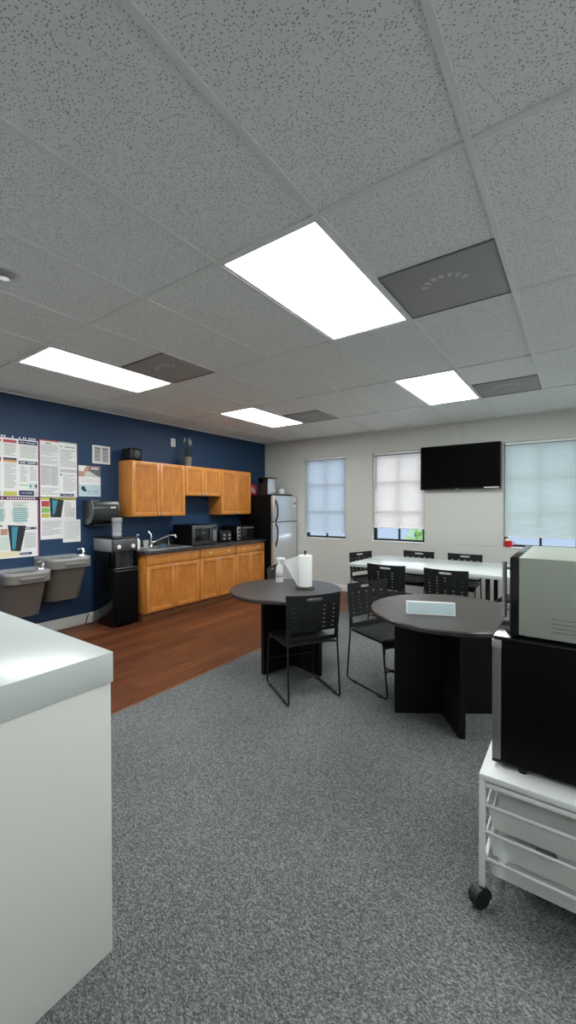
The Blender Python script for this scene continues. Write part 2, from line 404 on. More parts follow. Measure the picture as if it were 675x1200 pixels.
# ------------------------------------------------------------------ back wall things
t = thing('television', 'black flat television mounted high on the back wall', 'television', (.1, YB, 2.06))
g = MB(); g.box(-.555, .555, -.085, -.045, -.328, .328, 'black_plastic', .006); g.build('casing', t)
g = MB(); g.box(-.541, .541, -.0875, -.084, -.305, .317, 'tv_screen'); g.build('screen', t)
g = MB(); g.box(-.2, .2, -.046, 0, -.15, .15, 'black_metal', .004); g.build('wall_mount', t)
g = MB(); g.cyl((-.03, -.0875, -.318), .008, .002, 'steel', 16, 'Y'); g.box(-.016, .012, -.0875, -.0855, -.323, -.313, 'dark_steel'); g.build('logo', t)
g = MB(); g.box(.34, .53, -.0885, -.0865, -.316, -.303, 'paper'); o = g.build('sticker', t)
g = MB(); g.box(.13, .16, YB - .014, YB, 2.385, ZC - .012, 'wall_grey', .003); tag(g.build('cable_raceway'), 'thin painted cable cover on the wall above the television', 'cable cover')
t = thing('cup', 'small red cup on the sill of the right window', 'cup', (.735, YB + .02, WZ0 + .012))
g = MB(); g.lathe([(0, 0), (.042, 0), (.05, .03), (.052, .085), (.047, .085), (.044, .02), (0, .015)], (0, 0, 0), 'red', 24); g.build('cup_body', t)
g = MB(); g.tube([(.05, 0, .065), (.075, 0, .06), (.078, 0, .035), (.05, 0, .022)], .005, 'red', 6, fil=.015); g.build('handle', t)
g = MB(); g.sphere((-.012, 0, .09), .03, 'cream', 8); g.build('contents', t)
rnd = random.Random(3)
for k in range(15):
    x = .03 + k * .04; w = rnd.uniform(.004, .014); z = .915 + rnd.uniform(-.004, .006)
    g = MB(); g.box(x - w, x + w, YB - .0012, YB - .0002, z - .004, z + .004, 'rubber' if k == 7 else 'scuff'); g.build('scuff_mark', back_wall)

# ------------------------------------------------------------------ kitchen
def knob(g, x, y, z, mt='steel_bright'):
    g.lathe([(.006, 0), (.006, .012), (.014, .02), (.013, .026), (0, .028)], (x, y, z), mt, 14, 'X')
def shaker(par, name, x, y0, y1, z0, z1, kn=(), flat=False):
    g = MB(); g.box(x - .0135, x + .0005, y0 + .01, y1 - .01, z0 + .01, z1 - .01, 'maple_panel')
    if flat: g.box(x, x + .019, y0, y1, z0, z1, 'maple', .003)
    else:
        r = .055
        g.box(x, x + .019, y0, y0 + r, z0, z1, 'maple', .002); g.box(x, x + .019, y1 - r, y1, z0, z1, 'maple', .002)
        g.box(x, x + .019, y0 + r, y1 - r, z0, z0 + r, 'maple', .002); g.box(x, x + .019, y0 + r, y1 - r, z1 - r, z1, 'maple', .002)
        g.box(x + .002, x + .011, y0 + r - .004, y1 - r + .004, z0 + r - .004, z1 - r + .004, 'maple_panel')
    d = g.build(name, par)
    for (ky, kz) in kn:
        g = MB(); knob(g, x + .019, ky, kz, 'cream' if flat else 'steel_bright'); g.build('knob', d)
    return d
def wall_cab(y0, y1, z0, label):
    t = thing('wall_cabinet', label, 'cabinet', (XL + .001, y0, z0), 0, 'maple wall cabinets'); w = y1 - y0; h = 2.105 - z0
    g = MB(); g.box(0, .268, .001, w - .001, 0, h, 'maple', .002); g.build('body', t)
    m_ = w / 2
    shaker(t, 'door', .281, .005, m_ - .0025, .004, h - .012, [(m_ - .03, .035)]); shaker(t, 'door', .281, m_ + .0025, w - .005, .004, h - .012, [(m_ + .03, .035)])
wall_cab(1.685, 2.592, 1.352, 'tall honey maple wall cabinet at the left, beneath the black speaker')
wall_cab(2.594, 3.345, 1.652, 'short honey maple wall cabinet in the middle, over the microwave')
wall_cab(3.347, 4.10, 1.352, 'tall honey maple wall cabinet at the right, nearest the refrigerator')
def base_cab(y0, y1, label, sink):
    t = thing('base_cabinet', label, 'cabinet', (XL + .001, y0, 0), 0, 'maple base cabinets'); w = y1 - y0; m_ = w / 2
    g = MB(); g.box(.0, .574, .001, w - .001, .1, .868, 'maple', .002); g.build('body', t)
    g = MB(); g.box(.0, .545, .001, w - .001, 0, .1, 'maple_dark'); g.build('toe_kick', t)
    a = .006
    shaker(t, 'drawer' if not sink else 'false_drawer_front', .589, a, w - .006, .727, .858, [] if sink else [(w * .25, .795), (w * .75, .795)], True)
    shaker(t, 'door', .589, a, m_ - .0025, .112, .717, [(m_ - .03, .69)]); shaker(t, 'door', .589, m_ + .0025, w - .006, .112, .715, [(m_ + .03, .69)])
base_cab(1.685, 2.595, 'maple base cabinet under the sink, beside the water dispenser', True)
base_cab(2.597, 3.365, 'middle maple base cabinet with a two-knob drawer, under the large microwave', False)
base_cab(3.367, 4.10, 'right maple base cabinet with a two-knob drawer, next to the refrigerator', False)
sy0, sy1, sx0, sx1 = 1.80, 2.50, -3.50, -3.06
CZ = .905
g = MB()
for (a, b, c, d) in ((XL, sx0, 1.66, 4.115), (sx1, -2.945, 1.66, 4.115), (sx0, sx1, 1.66, sy0), (sx0, sx1, sy1, 4.115)):
    g.box(a, b, c, d, .87, CZ, 'counter')
g.box(XL, XL + .018, 1.66, 4.115, CZ, CZ + .09, 'counter')
tag(g.build('worktop'), 'dark laminate kitchen worktop running over the base cabinets', 'worktop')
t = thing('kitchen_sink', 'stainless steel sink set into the dark worktop', 'sink', (0, 0, CZ))
g = MB(); w = .035
g.box(sx0 - .015, sx0 + w, sy0 - .015, sy1 + .015, 0, .006, 'steel_bright', .002); g.box(sx1 - w, sx1 + .015, sy0 - .015, sy1 + .015, 0, .006, 'steel_bright', .002)
g.box(sx0 + w, sx1 - w, sy0 - .015, sy0 + w, 0, .006, 'steel_bright', .002); g.box(sx0 + w, sx1 - w, sy1 - w, sy1 + .015, 0, .006, 'steel_bright', .002); g.build('rim', t)
g = MB(); bx = (sx0 + .002, sx1 - .002, sy0 + .002, sy1 - .002)
a, b, c, d = bx; i = 'steel'
g.poly([(a, c, -.02), (b, c, -.02), (b, d, -.02), (a, d, -.02)], i)
for p, q in (((a, c), (b, c)), ((b, c), (b, d)), ((b, d), (a, d)), ((a, d), (a, c))): g.poly([(p[0], p[1], -.02), (q[0], q[1], -.02), (q[0], q[1], .004), (p[0], p[1], .004)], i)
g.build('basin', t)
g = MB(); g.cyl(((a + b) / 2, (c + d) / 2, -.0198), .035, .004, 'dark_steel'); g.build('drain', t)
t = thing('faucet', 'chrome kitchen faucet with a long angled spout over the sink', 'faucet', (-3.47, 2.12, CZ + .006))
g = MB(); g.lathe([(.03, 0), (.028, .02), (.02, .03), (.018, .13), (.02, .16), (.012, .185), (0, .19)], (0, 0, 0), 'chrome', 20); g.build('body', t)
g = MB(); g.tube([(.005, 0, .05), (.09, .09, .11), (.17, .2, .165), (.21, .25, .165), (.225, .27, .13)], [.011, .011, .011, .014, .017], 'chrome', 10, fil=.03); g.build('spout', t)
g = MB(); g.tube([(0, 0, .18), (-.02, -.03, .22)], .007, 'chrome', 8); g.build('lever', t)
t = thing('side_sprayer', 'dark sink sprayer standing right of the faucet', 'sprayer', (-3.46, 2.42, CZ + .006))
g = MB(); g.lathe([(.022, 0), (.018, .02), (.012, .03), (.012, .1), (.018, .14), (.012, .16), (0, .165)], (0, 0, 0), 'dark_steel', 16); g.build('wand', t)
t = thing('soap_dispenser', 'white pump soap bottle at the left end of the worktop', 'bottle', (-3.40, 1.845, CZ + .006))
g = MB(); g.lathe([(0, 0), (.038, 0), (.04, .01), (.04, .11), (.03, .13), (.012, .138), (0, .138)], (0, 0, 0), 'white_plastic', 20); g.build('bottle_body', t)
g = MB(); g.cyl((0, 0, .136), .013, .018, 'white_plastic'); g.tube([(0, 0, .15), (0, 0, .195), (.03, .012, .19)], .006, 'white_plastic', 8); g.build('pump', t)
t = thing('drinking_glass', 'clear glass beside the soap bottle at the sink', 'glass', (-3.37, 1.965, CZ + .006))
g = MB(); g.lathe([(0, 0), (.034, 0), (.042, .11), (.039, .11), (.031, .006), (0, .006)], (0, 0, 0), 'clear', 20); g.build('glass_body', t)
g = MB(); g.box(-.05, .05, -.035, .035, 0, .03, 'sponge', .006); tag(g.build('sponge', None, (-3.42, 2.275, CZ + .006)), 'blue sponge on the sink rim behind the faucet spout', 'sponge')

def oven(name, label, loc, W, D, H, body, front, win, panel_left=False, cat='microwave', group=None):
    # front faces +x ; local y is width, origin at bottom back left
    t = thing(name, label, cat, loc)
    g = MB(); g.box(0, D - .02, 0, W, .012, H, body, .006); g.build('body', t)
    for x in (.04, D - .06):
        for y in (.04, W - .04):
            g = MB(); g.cyl((x, y, 0), .014, .0125, 'rubber', 12); g.build('foot', t)
    pw = W * .22; dy = (pw, W) if panel_left else (0, W - pw)
    g = MB(); g.box(D - .02, D, dy[0] + .001, dy[1] - .001, .014, H - .002, front, .004); d = g.build('door', t)
    g = MB(); g.box(D - .001, D + .002, dy[0] + .05, dy[1] - .045, .065, H - .05, win, .002); g.build('window', d)
    py = (0, pw) if panel_left else (W - pw, W)
    g = MB(); g.box(D - .02, D, py[0] + .001, py[1] - .001, .014, H - .002, front, .004); p = g.build('control_panel', t)
    return t, p, d, py
t, p, d, py = oven('microwave_oven', 'large black microwave with steel door on the worktop by the sink', (-3.50, 2.535, CZ + .0005), .50, .44, .305, 'black_panel', 'dark_steel', 'screen_glass')
g = MB(); g.box(.44, .442, py[0] + .02, py[1] - .02, .235, .275, 'black_gloss')
for r in range(5):
    for c in range(3): g.box(.44, .443, py[0] + .02 + c * .024, py[0] + .036 + c * .024, .06 + r * .032, .078 + r * .032, 'steel')
g.build('keypad', p)
g = MB(); g.tube([(.44, .365, .07), (.462, .365, .07), (.462, .365, .25), (.44, .365, .25)], .008, 'black_plastic', 8, fil=.012); g.build('handle', d)
t = thing('toaster', 'black toaster with two pairs of silver dials beside the microwave', 'toaster', (-3.42, 3.20, CZ + .0005))
g = MB(); g.box(0, .27, 0, .27, .01, .19, 'black_plastic', .03, 4); g.build('body', t)
g = MB()
for y in (.05, .15): g.box(.04, .22, y, y + .03, .186, .191, 'black_gloss')
g.build('slot', t)
for y in (.075, .195):
    for z in (.055, .115):
        g = MB(); g.lathe([(.018, 0), (.018, .012), (.014, .02), (0, .02)], (.268, y, z), 'steel_bright', 16, 'X'); g.build('dial', t)
for x in (.04, .23):
    for y in (.04, .23):
        g = MB(); g.cyl((x, y, 0), .014, .02, 'rubber', 12); g.build('foot', t)
t, p, d, py = oven('toaster_oven', 'black toaster oven with a silver dial strip at the right of the worktop', (-3.5, 3.57, CZ + .0005), .44, .36, .25, 'black_panel', 'black_plastic', 'screen_glass', True, 'toaster oven')
g = MB(); g.box(.359, .362, .008, .088, .02, .24, 'steel', .001); g.build('dial_strip', p)
for z in (.06, .125, .19):
    g = MB(); g.lathe([(.02, 0), (.02, .014), (.015, .02), (0, .02)], (.362, .048, z), 'black_plastic', 16, 'X'); g.build('dial', p)
g = MB(); g.tube([(.36, .14, .215), (.385, .14, .215), (.385, .40, .215), (.36, .40, .215)], .007, 'steel', 8, fil=.01); g.build('handle', d)

# on top of wall cabinets
t = thing('speaker', 'small black speaker with a round grille on the left wall cabinet', 'speaker', (-3.40, 1.785, 2.105))
g = MB(); g.box(-.13, .09, -.09, .10, 0, .17, 'black_plastic', .035, 4); g.build('body', t)
g = MB(); g.lathe([(.068, 0), (.07, .008), (.06, .012), (.055, .004), (0, .008)], (.088, .005, .085), 'black_metal', 24, 'X'); g.build('grille', t)
t = thing('potted_plant', 'small potted plant with pale curved blooms on top of the wall cabinets', 'plant', (-3.40, 2.74, 2.105))
g = MB(); g.lathe([(0, 0), (.055, 0), (.066, .13), (.07, .13), (.07, .145), (.06, .145), (.056, .12), (0, .12)], (0, 0, 0), 'pot', 24); g.build('pot', t)
g = MB(); rnd = random.Random(5)
for k in range(110):
    a = rnd.uniform(0, 2 * PI); r = rnd.uniform(0, .055); z = .13 + rnd.uniform(0, .15); r *= 1 - max(0, z - .2) * 5
    c = Vector((r * math.cos(a), r * math.sin(a), z)); u = Vector((math.cos(a), math.sin(a), rnd.uniform(.1, 1))).normalized() * .028; w = u.orthogonal().normalized() * .01
    g.poly([c, c + u * .5 + w, c + u, c + u * .5 - w], 'leaf')
g.build('foliage', t)
for (yy, xx, h) in ((-.06, .0, .43), (.01, .02, .44), (.045, .0, .41), (.075, -.01, .40)):
    g = MB(); g.tube([(0, 0, .2), (xx * .3, yy * .2, .3), (xx, yy, h)], .0025, 'leaf', 5); st = g.build('stem', t)
    g = MB(); g.tube([(xx, yy - .012, h - .075), (xx, yy + .004, h - .03), (xx, yy + .012, h), (xx, yy + .028, h + .006)], [.004, .011, .009, .002], 'petal', 7); g.build('bloom', st)

# blue wall things
t = thing('wall_outlet', 'white outlet plate high on the blue wall left of the plant', 'outlet', (XL, 2.609, 2.475))
g = MB(); g.box(0, .008, -.042, .042, -.062, .062, 'white_plastic', .003); g.build('plate', t)
for z in (-.024, .024):
    g = MB(); g.box(.007, .010, -.017, .017, z - .015, z + .015, 'paper_mid', .003); g.build('socket', t)
t = thing('wall_register', 'white square return vent on the blue wall above the paper towel dispenser', 'vent', (XL, 1.438, 2.165))
g = MB(); a, b = .122, .118; w = .026
g.box(0, .012, -a, a, b - w, b, 'white_paint', .002); g.box(0, .012, -a, a, -b, -b + w, 'white_paint', .002); g.box(0, .012, -a, -a + w, -b + w, b - w, 'white_paint', .002); g.box(0, .012, a - w, a, -b + w, b - w, 'white_paint', .002); g.box(0, .012, -.01, .01, -b + w, b - w, 'white_paint', .002)
g.box(0, .002, -a + w, a - w, -b + w, b - w, 'rubber'); g.build('frame', t)
g = MB()
for k in range(12):
    z = -b + w + .008 + k * .0145
    for s in (-1, 1):
        y0, y1 = (.01, a - w) if s > 0 else (-a + w, -.01)
        g.prism([(.002, y0, z), (.010, y0, z - .006), (.010, y0, z - .004), (.002, y0, z + .003)], (0, y1 - y0, 0), 'white_paint')
g.build('louvres', t)
t = thing('fire_sign', 'red and white fire safety box on the wall beside the refrigerator', 'sign', (XL, 4.45, 1.80))
g = MB(); g.box(0, .06, -.14, .11, -.105, .105, 'red', .01); g.build('plate', t)
g = MB(); g.box(.0595, .062, -.05, .0, -.05, .06, 'paper'); g.box(.0595, .062, .02, .05, -.07, .02, 'paper'); g.build('marking', t)

# posters ------------------------------------------------------
class Poster:
    """flat sheet on the blue wall; u,v in 0..1 from its upper left"""
    def __init__(s, y0, y1, z0, z1, label, base='paper', off=0.0, group='notices on the blue wall', name='poster'):
        s.y0, s.y1, s.z0, s.z1 = y0, y1, z0, z1; s.x = XL + .0006 + off; s.g = MB(); s.label = label; s.group = group; s.name = name
        s.g.box(s.x, s.x + .0025, y0, y1, z0, z1, base)
        s.k = 0
    def r(s, u0, u1, v0, v1, m, lift=1):
        Y = lambda u: s.y0 + (s.y1 - s.y0) * u; Z = lambda v: s.z1 - (s.z1 - s.z0) * v
        x = s.x + .0025 + .0004 * lift
        s.g.poly([(x, Y(u0), Z(v0)), (x, Y(u1), Z(v0)), (x, Y(u1), Z(v1)), (x, Y(u0), Z(v1))], m)
    def q(s, pts, m, lift=1):
        Y = lambda u: s.y0 + (s.y1 - s.y0) * u; Z = lambda v: s.z1 - (s.z1 - s.z0) * v
        x = s.x + .0025 + .0004 * lift
        s.g.poly([(x, Y(u), Z(v)) for u, v in pts], m)
    def text(s, u0, u1, v0, v1, n, m='paper_grey', seed=1):
        rnd = random.Random(seed); h = (v1 - v0) / n
        for i in range(n):
            e = u1 if rnd.random() < .7 else u0 + (u1 - u0) * rnd.uniform(.5, .95)
            s.r(u0, e, v0 + i * h, v0 + i * h + h * .45, m, 2)
    def word(s, u0, u1, v0, v1, n, m, seed=1):
        rnd = random.Random(seed); w = (u1 - u0) / n
        for i in range(n):
            if rnd.random() < .12: continue
            s.r(u0 + i * w, u0 + i * w + w * .6, v0, v1, m, 3)
    def done(s):
        return tag(s.g.build(s.name), s.label, 'poster', s.group)
P = Poster(-.30, .676, 1.602, 2.275, 'large labour law poster at the far left, upper row, with red and navy headers')
P.r(0, 1, 0, .045, 'navy_ink'); P.word(.05, .45, .008, .035, 12, 'paper', 2); P.word(.53, .745, .008, .035, 8, 'paper', 3); P.word(.79, .975, .008, .035, 9, 'paper', 4)
cols = [0, .155, .31, .465, .62, .775]
for i in range(5):
    u0, u1 = cols[i] + .01, cols[i + 1] - .01
    P.r(u0, u1, .075, .12, 'red_ink'); P.text(u0 + .01, u1 - .01, .14, .34, 9, seed=i)
    P.r(u0, u1, .37, .40, 'purple_ink' if i % 2 else 'navy_ink'); P.r(u0, u1, .40, .44, 'orange_ink' if i % 2 == 0 else 'red_ink'); P.text(u0 + .01, u1 - .01, .46, .88, 18, seed=i + 9)
    P.r(u0, u1, .92, .99, 'yellow_ink' if i % 2 == 0 else 'paper_mid')
P.r(.785, .985, .065, .125, 'navy_ink'); P.word(.80, .97, .085, .105, 14, 'paper_mid', 8)
P.text(.80, .975, .15, .36, 9, seed=21); P.r(.785, .985, .405, .46, 'navy_ink'); P.word(.80, .97, .42, .445, 11, 'paper', 12)
P.text(.80, .88, .49, .76, 12, seed=22); P.text(.90, .975, .49, .74, 11, seed=23)
P.r(.79, .88, .80, .815, 'green_ink'); P.r(.89, .94, .77, .88, 'pale_green_ink'); P.r(.945, .98, .77, .88, 'pale_blue_ink')
P.q([(.90, .78), (.925, .82), (.90, .86)], 'teal_ink', 2); P.q([(.975, .78), (.95, .82), (.975, .86)], 'navy_ink', 2)
P.r(.785, .945, .90, .985, 'navy_ink'); P.word(.80, .93, .93, .95, 14, 'paper_mid', 15); P.r(.95, .985, .90, .985, 'paper_mid'); P.r(.992, 1, 0, 1, 'magenta_ink'); P.done()
P = Poster(.683, 1.124, 1.602, 2.275, 'white labour law poster of dense grey text, right of the large upper poster')
P.r(0, .5, 0, .022, 'red_ink'); P.r(.5, 1, 0, .022, 'paper_grey'); P.r(0, .015, 0, 1, 'magenta_ink'); P.r(.985, 1, 0, 1, 'magenta_ink'); P.r(.495, .505, .02, 1, 'paper_mid')
P.word(.14, .3, .05, .07, 6, 'dark_ink', 1); P.word(.54, .95, .08, .10, 14, 'dark_ink', 2)
P.text(.04, .47, .09, .28, 10, seed=31); P.r(.03, .48, .45, .80, 'paper_mid', .5); P.text(.05, .26, .46, .80, 18, seed=32); P.text(.29, .46, .46, .80, 18, seed=33); P.text(.04, .47, .84, .97, 7, seed=34); P.text(.04, .47, .30, .43, 7, seed=38)
P.text(.53, .96, .14, .46, 17, seed=35); P.r(.52, .98, .49, .55, 'paper_mid'); P.text(.53, .96, .50, .56, 3, seed=39); P.r(.53, .57, .58, .61, 'dark_ink'); P.text(.60, .96, .58, .90, 17, seed=36)
P.r(.52, .90, .935, .985, 'navy_ink'); P.word(.55, .87, .952, .967, 16, 'paper_mid', 37); P.done()
P = Poster(-.30, .672, .918, 1.596, 'large purple-bordered poster at the far left, lower row, with pale blue circles')
P.r(0, 1, 0, .05, 'purple_ink'); P.word(.03, .97, .012, .034, 34, 'paper', 41); P.r(.985, 1, 0, 1, 'magenta_ink')
for cu in (.11, .335, .56, .80):
    P.q([(cu + .095 * math.cos(a * PI / 12), .28 + .17 * math.sin(a * PI / 12)) for a in range(24)], 'pale_green_ink', .7)
    P.text(cu - .08, cu + .08, .08, .16, 4, seed=int(cu * 90)); P.text(cu - .075, cu + .075, .18, .42, 10, 'teal_ink', seed=int(cu * 100)); 
P.r(.03, .62, .46, .48, 'purple_ink'); P.r(.03, .56, .52, .74, 'red_ink'); P.r(.03, .56, .76, .95, 'pale_blue_ink')
P.r(.60, .67, .52, .62, 'skin_ink'); P.r(.59, .68, .64, .86, 'pale_green_ink')
P.q([(.67, .46), (.86, .48), (.80, .90), (.70, .88)], 'dark_ink', 2); P.q([(.71, .49), (.775, .49), (.745, .86), (.715, .86)], 'teal_ink', 3)
P.r(.84, .97, .505, .545, 'navy_ink', 2); P.word(.85, .96, .515, .535, 9, 'paper', 44); P.text(.84, .965, .60, .86, 9, seed=45); P.r(.79, .92, .925, .965, 'navy_ink'); P.word(.8, .91, .937, .952, 10, 'paper_mid', 46); P.r(.57, .78, .89, .98, 'cream'); P.done()
P = Poster(.688, 1.104, 1.101, 1.594, 'white notice with green and teal artwork, beside the lower large poster')
P.r(.0, 1, 0, .06, 'yellow_ink'); P.word(.5, .95, .015, .045, 14, 'dark_ink', 51); P.r(.03, .24, .08, .22, 'red_ink'); P.r(.03, .24, .24, .36, 'green_ink'); P.r(.03, .24, .38, .48, 'yellow_ink')
P.q([(.24, .0), (.64, .06), (.56, .48), (.27, .47)], 'dark_ink', 2); P.q([(.32, .05), (.47, .07), (.39, .38), (.33, .44)], 'teal_ink', 3)
P.text(.66, .96, .09, .48, 12, seed=52); P.text(.04, .58, .56, .92, 10, seed=53); P.r(.04, .62, .60, .615, 'paper_grey'); P.done()
P = Poster(.94, 1.155, 1.05, 1.327, 'plain white text sheet pinned over the corner of the green notice', off=.004)
P.text(.08, .92, .08, .9, 13, 'paper_mid', seed=61); P.done()
P = Poster(1.139, 1.428, 1.618, 2.008, 'white leaflet with a photo of hands, above the paper towel dispenser')
P.r(0, 1, 0, .36, 'skin_ink'); P.q([(.0, .0), (.35, .0), (.2, .2), (0, .18)], 'paper', 2); P.q([(.5, .02), (1, .03), (1, .34), (.75, .3), (.45, .14)], 'dark_steel', 2); P.q([(.3, .18), (.55, .2), (.95, .36), (.25, .36)], 'paper_mid', 2); P.r(.55, .9, .06, .1, 'paper', 3)
P.text(.08, .95, .42, .55, 4, 'paper_mid', 62); P.r(0, 1, .62, .98, 'pale_blue_ink', .6); P.q([(.2 + .09 * math.cos(a * PI / 8), .74 + .07 * math.sin(a * PI / 8)) for a in range(16)], 'dark_ink', 2); P.q([(.27 + .07 * math.cos(a * PI / 8), .80 + .05 * math.sin(a * PI / 8)) for a in range(16)], 'navy_ink', 3)
P.word(.38, .9, .80, .84, 14, 'teal_ink', 63); P.text(.38, .9, .88, .94, 2, 'paper_grey', 64); P.done()

# paper towel dispenser
t = thing('paper_towel_dispenser', 'smoky black paper towel dispenser on the blue wall left of the cabinets', 'dispenser', (XL, 1.37, 1.265))
g = MB(); pts = [(0, 0, .0), (.10, 0, -.005), (.17, 0, .02), (.215, 0, .07), (.23, 0, .15), (.225, 0, .23), (.20, 0, .285), (.16, 0, .305), (0, 0, .305)]
g.prism([(x, -.165, z) for x, _, z in pts], (0, .33, 0), 'smoke'); g.build('cover', t)
for y in (-.178, .1655):
    g = MB(); g.prism([(x * 1.03, y, z * 1.01 - .002) for x, _, z in pts], (0, .012, 0), 'dark_steel'); g.build('end_cap', t)
g = MB(); g.box(.02, .16, -.12, .12, -.022, .0, 'black_plastic', .006); g.build('outlet', t)
g = MB(); g.box(.229, .233, .06, .13, .20, .222, 'paper_mid'); g.build('label_plate', t)

# drinking fountains
def fountain(y, ztop, label):
    t = thing('drinking_fountain', label, 'drinking fountain', (XL, y, ztop - .5), 0, 'pair of wall drinking fountains'); w = .229; D = .46
    def outline(k, x1): # rounded front outline
        pts = [(0, -w * k)]; r = .1
        for a in range(0, 7):
            an = -PI / 2 + a * PI / 12; pts.append((x1 - r + r * math.sin(an + PI / 2), -w * k + r - r * math.cos(an + PI / 2)))
        return pts + [(x, -y_) for x, y_ in pts[::-1]]
    g = MB(); o0 = outline(1, D); g.prism([(x, yy, .39) for x, yy in o0], (0, 0, .085), 'fountain_apron'); g.build('apron', t)
    g = MB()                                   # top with a dished basin
    a = [g.bm.verts.new((x, yy, .475)) for x, yy in o0]; b = [g.bm.verts.new((x * 1.0, yy, .50)) for x, yy in o0]
    c = [g.bm.verts.new(((x - .22) * .82 + .22, yy * .84, .497)) for x, yy in o0]; d = [g.bm.verts.new(((x - .24) * .6 + .24, yy * .65, .462)) for x, yy in o0]; e = g.bm.verts.new((.24, 0, .45))
    fs = []
    n = len(a)
    for i in range(n):
        j = (i + 1) % n
        for p, q in ((a, b), (b, c), (c, d)): fs.append(g.bm.faces.new([p[i], p[j], q[j], q[i]]))
        fs.append(g.bm.faces.new([d[i], d[j], e]))
    g._fin(fs, 'basin_steel'); g.build('basin', t, smooth=50)
    g = MB(); kt, kb = .92, .82
    T = outline(kt, .40); B = outline(kb, .26)
    tv = [g.bm.verts.new((x, yy, .39)) for x, yy in T]; bv = [g.bm.verts.new((x, yy, .0)) for x, yy in B]
    fs = [g.bm.faces.new(tv), g.bm.faces.new(bv[::-1])]
    for i in range(len(tv)): j = (i + 1) % len(tv); fs.append(g.bm.faces.new([tv[i], tv[j], bv[j], bv[i]]))
    g._fin(fs, 'fountain_body'); g.build('body', t)
    g = MB(); g.box(D - .004, D + .012, -.1, .13, .413, .45, 'fountain_apron', .014, 3); g.build('push_bar', t)
    g = MB(); g.lathe([(.03, .49), (.028, .515), (.016, .52), (0, .52)], (.31, .18, 0), 'chrome', 16); g.tube([(.31, .18, .515), (.315, .185, .56), (.30, .18, .585), (.26, .145, .575)], [.016, .012, .011, .009], 'chrome', 8, fil=.012); g.box(.285, .335, .12, .205, .50, .52, 'chrome', .008); g.build('bubbler', t)
    return t
fountain(.845, .905, 'higher stainless drinking fountain beside the water dispenser')
fountain(.395, .80, 'lower stainless drinking fountain at the far left')

# water dispenser
t = thing('water_dispenser', 'tall black water dispenser with steel top band beside the drinking fountains', 'water dispenser', (-3.5, 1.285, 0)); W, D = .335, .45
g = MB(); g.box(0, D - .03, 0, W, .02, .93, 'black_gloss', .006); g.build('body', t)
g = MB(); g.box(0, D - .05, -.002, W + .002, .93, 1.085, 'steel', .004); g.build('steel_band', t)
g = MB(); g.box(-.002, D + .004, -.004, W + .004, 1.085, 1.107, 'black_gloss', .01, 3); g.build('top_lid', t)
g = MB(); g.box(D - .05, D, -.002, W + .002, .925, 1.085, 'dark_steel', .016, 3); f = g.build('fascia', t)
for y in (.06, .255):
    g = MB(); g.lathe([(.026, 0), (.026, .006), (.020, .010), (0, .009)], (D, y + .01, .99), 'knob_white', 20, 'X'); g.build('button', f)
g = MB(); g.cyl((D, .165, .985), .008, .003, 'rubber', 12, 'X'); g.build('indicator', f)
g = MB(); g.box(D - .10, D - .06, 0, W, .73, .925, 'black_panel'); g.box(D - .03, D - .004, 0, .03, .73, .925, 'black_panel', .004); g.box(D - .03, D - .004, W - .03, W, .73, .925, 'black_panel', .004); g.build('tap_recess', t)
g = MB()
for y in (.12, .21): g.lathe([(.014, 0), (.014, -.03), (.008, -.05), (.008, -.06)], (D - .045, y, .93), 'black_plastic', 12)
g.build('tap', t)
g = MB(); g.box(D - .09, D + .002, .01, W - .01, .715, .732, 'dark_steel', .006); g.build('drip_tray', t)
g = MB(); g.box(D - .03, D, .0, W, .03, .70, 'black_panel', .012, 3); dd = g.build('door', t)
g = MB(); g.box(D - .002, D + .008, .02, W - .02, .685, .697, 'dark_steel', .004); g.build('handle', dd)
for x in (.04, D - .06):
    for y in (.04, W - .04):
        g = MB(); g.cyl((x, y, 0), .018, .0205, 'rubber', 12); g.build('foot', t)
t = thing('glass_jar', 'clear lidded canister on top of the water dispenser', 'jar', (-3.22, 1.435, 1.107))
g = MB(); g.lathe([(0, 0), (.058, 0), (.06, .01), (.06, .19), (.054, .2), (.052, .19), (.052, .014), (0, .012)], (0, 0, 0), 'clear', 24); g.build('jar_body', t)
g = MB(); g.lathe([(.062, .19), (.064, .195), (.064, .235), (.055, .24), (0, .24)], (0, 0, 0), 'steel_bright', 24); g.build('lid', t)
g = MB(); g.lathe([(0, .013), (.051, .013), (.051, .055), (0, .06)], (0, 0, 0), 'steel_bright', 20); g.build('contents', t)
g = MB(); g.tube([(-3.55, 1.24, .12), (-3.53, 1.20, .06), (-3.50, 1.17, .010), (-3.47, 1.21, .008), (-3.44, 1.25, .02), (-3.43, 1.281, .05)], .005, 'black_plastic', 7, fil=.03)
tag(g.build('power_cord'), 'thin black power cord looping on the floor by the water dispenser', 'cord')

# refrigerator
t = thing('refrigerator', 'stainless steel top-freezer refrigerator with black side in the corner', 'refrigerator', (-3.52, 4.125, 0)); W, D, H = .715, .735, 1.68
g = MB(); g.box(0, D - .07, 0, W, .03, H - .01, 'black_panel', .006); g.build('cabinet', t)
for nm, z0, z1 in (('freezer_door', 1.215, H), ('fridge_door', .06, 1.205)):
    g = MB(); g.box(D - .065, D, 0, W, z0, z1, 'steel_bright', .012, 3); d = g.build(nm, t)
    g = MB()
    zz = (1.225, 1.30, 1.48, 1.60) if nm == 'freezer_door' else (1.195, 1.12, .95, .78)
    g.tube([(D - .002, .06, zz[0]), (D + .04, .06, zz[1]), (D + .045, .06, zz[2]), (D - .002, .06, zz[3])], .014, 'black_plastic', 10, fil=.06); g.build('handle', d)
g = MB(); g.box(D, D + .002, .60, .66, 1.44, 1.64, 'paper'); g.box(D + .0018, D + .0025, .605, .655, 1.52, 1.57, 'red_ink'); g.box(D + .0018, D + .0025, .61, .65, 1.46, 1.48, 'paper_grey'); g.build('notice', t)
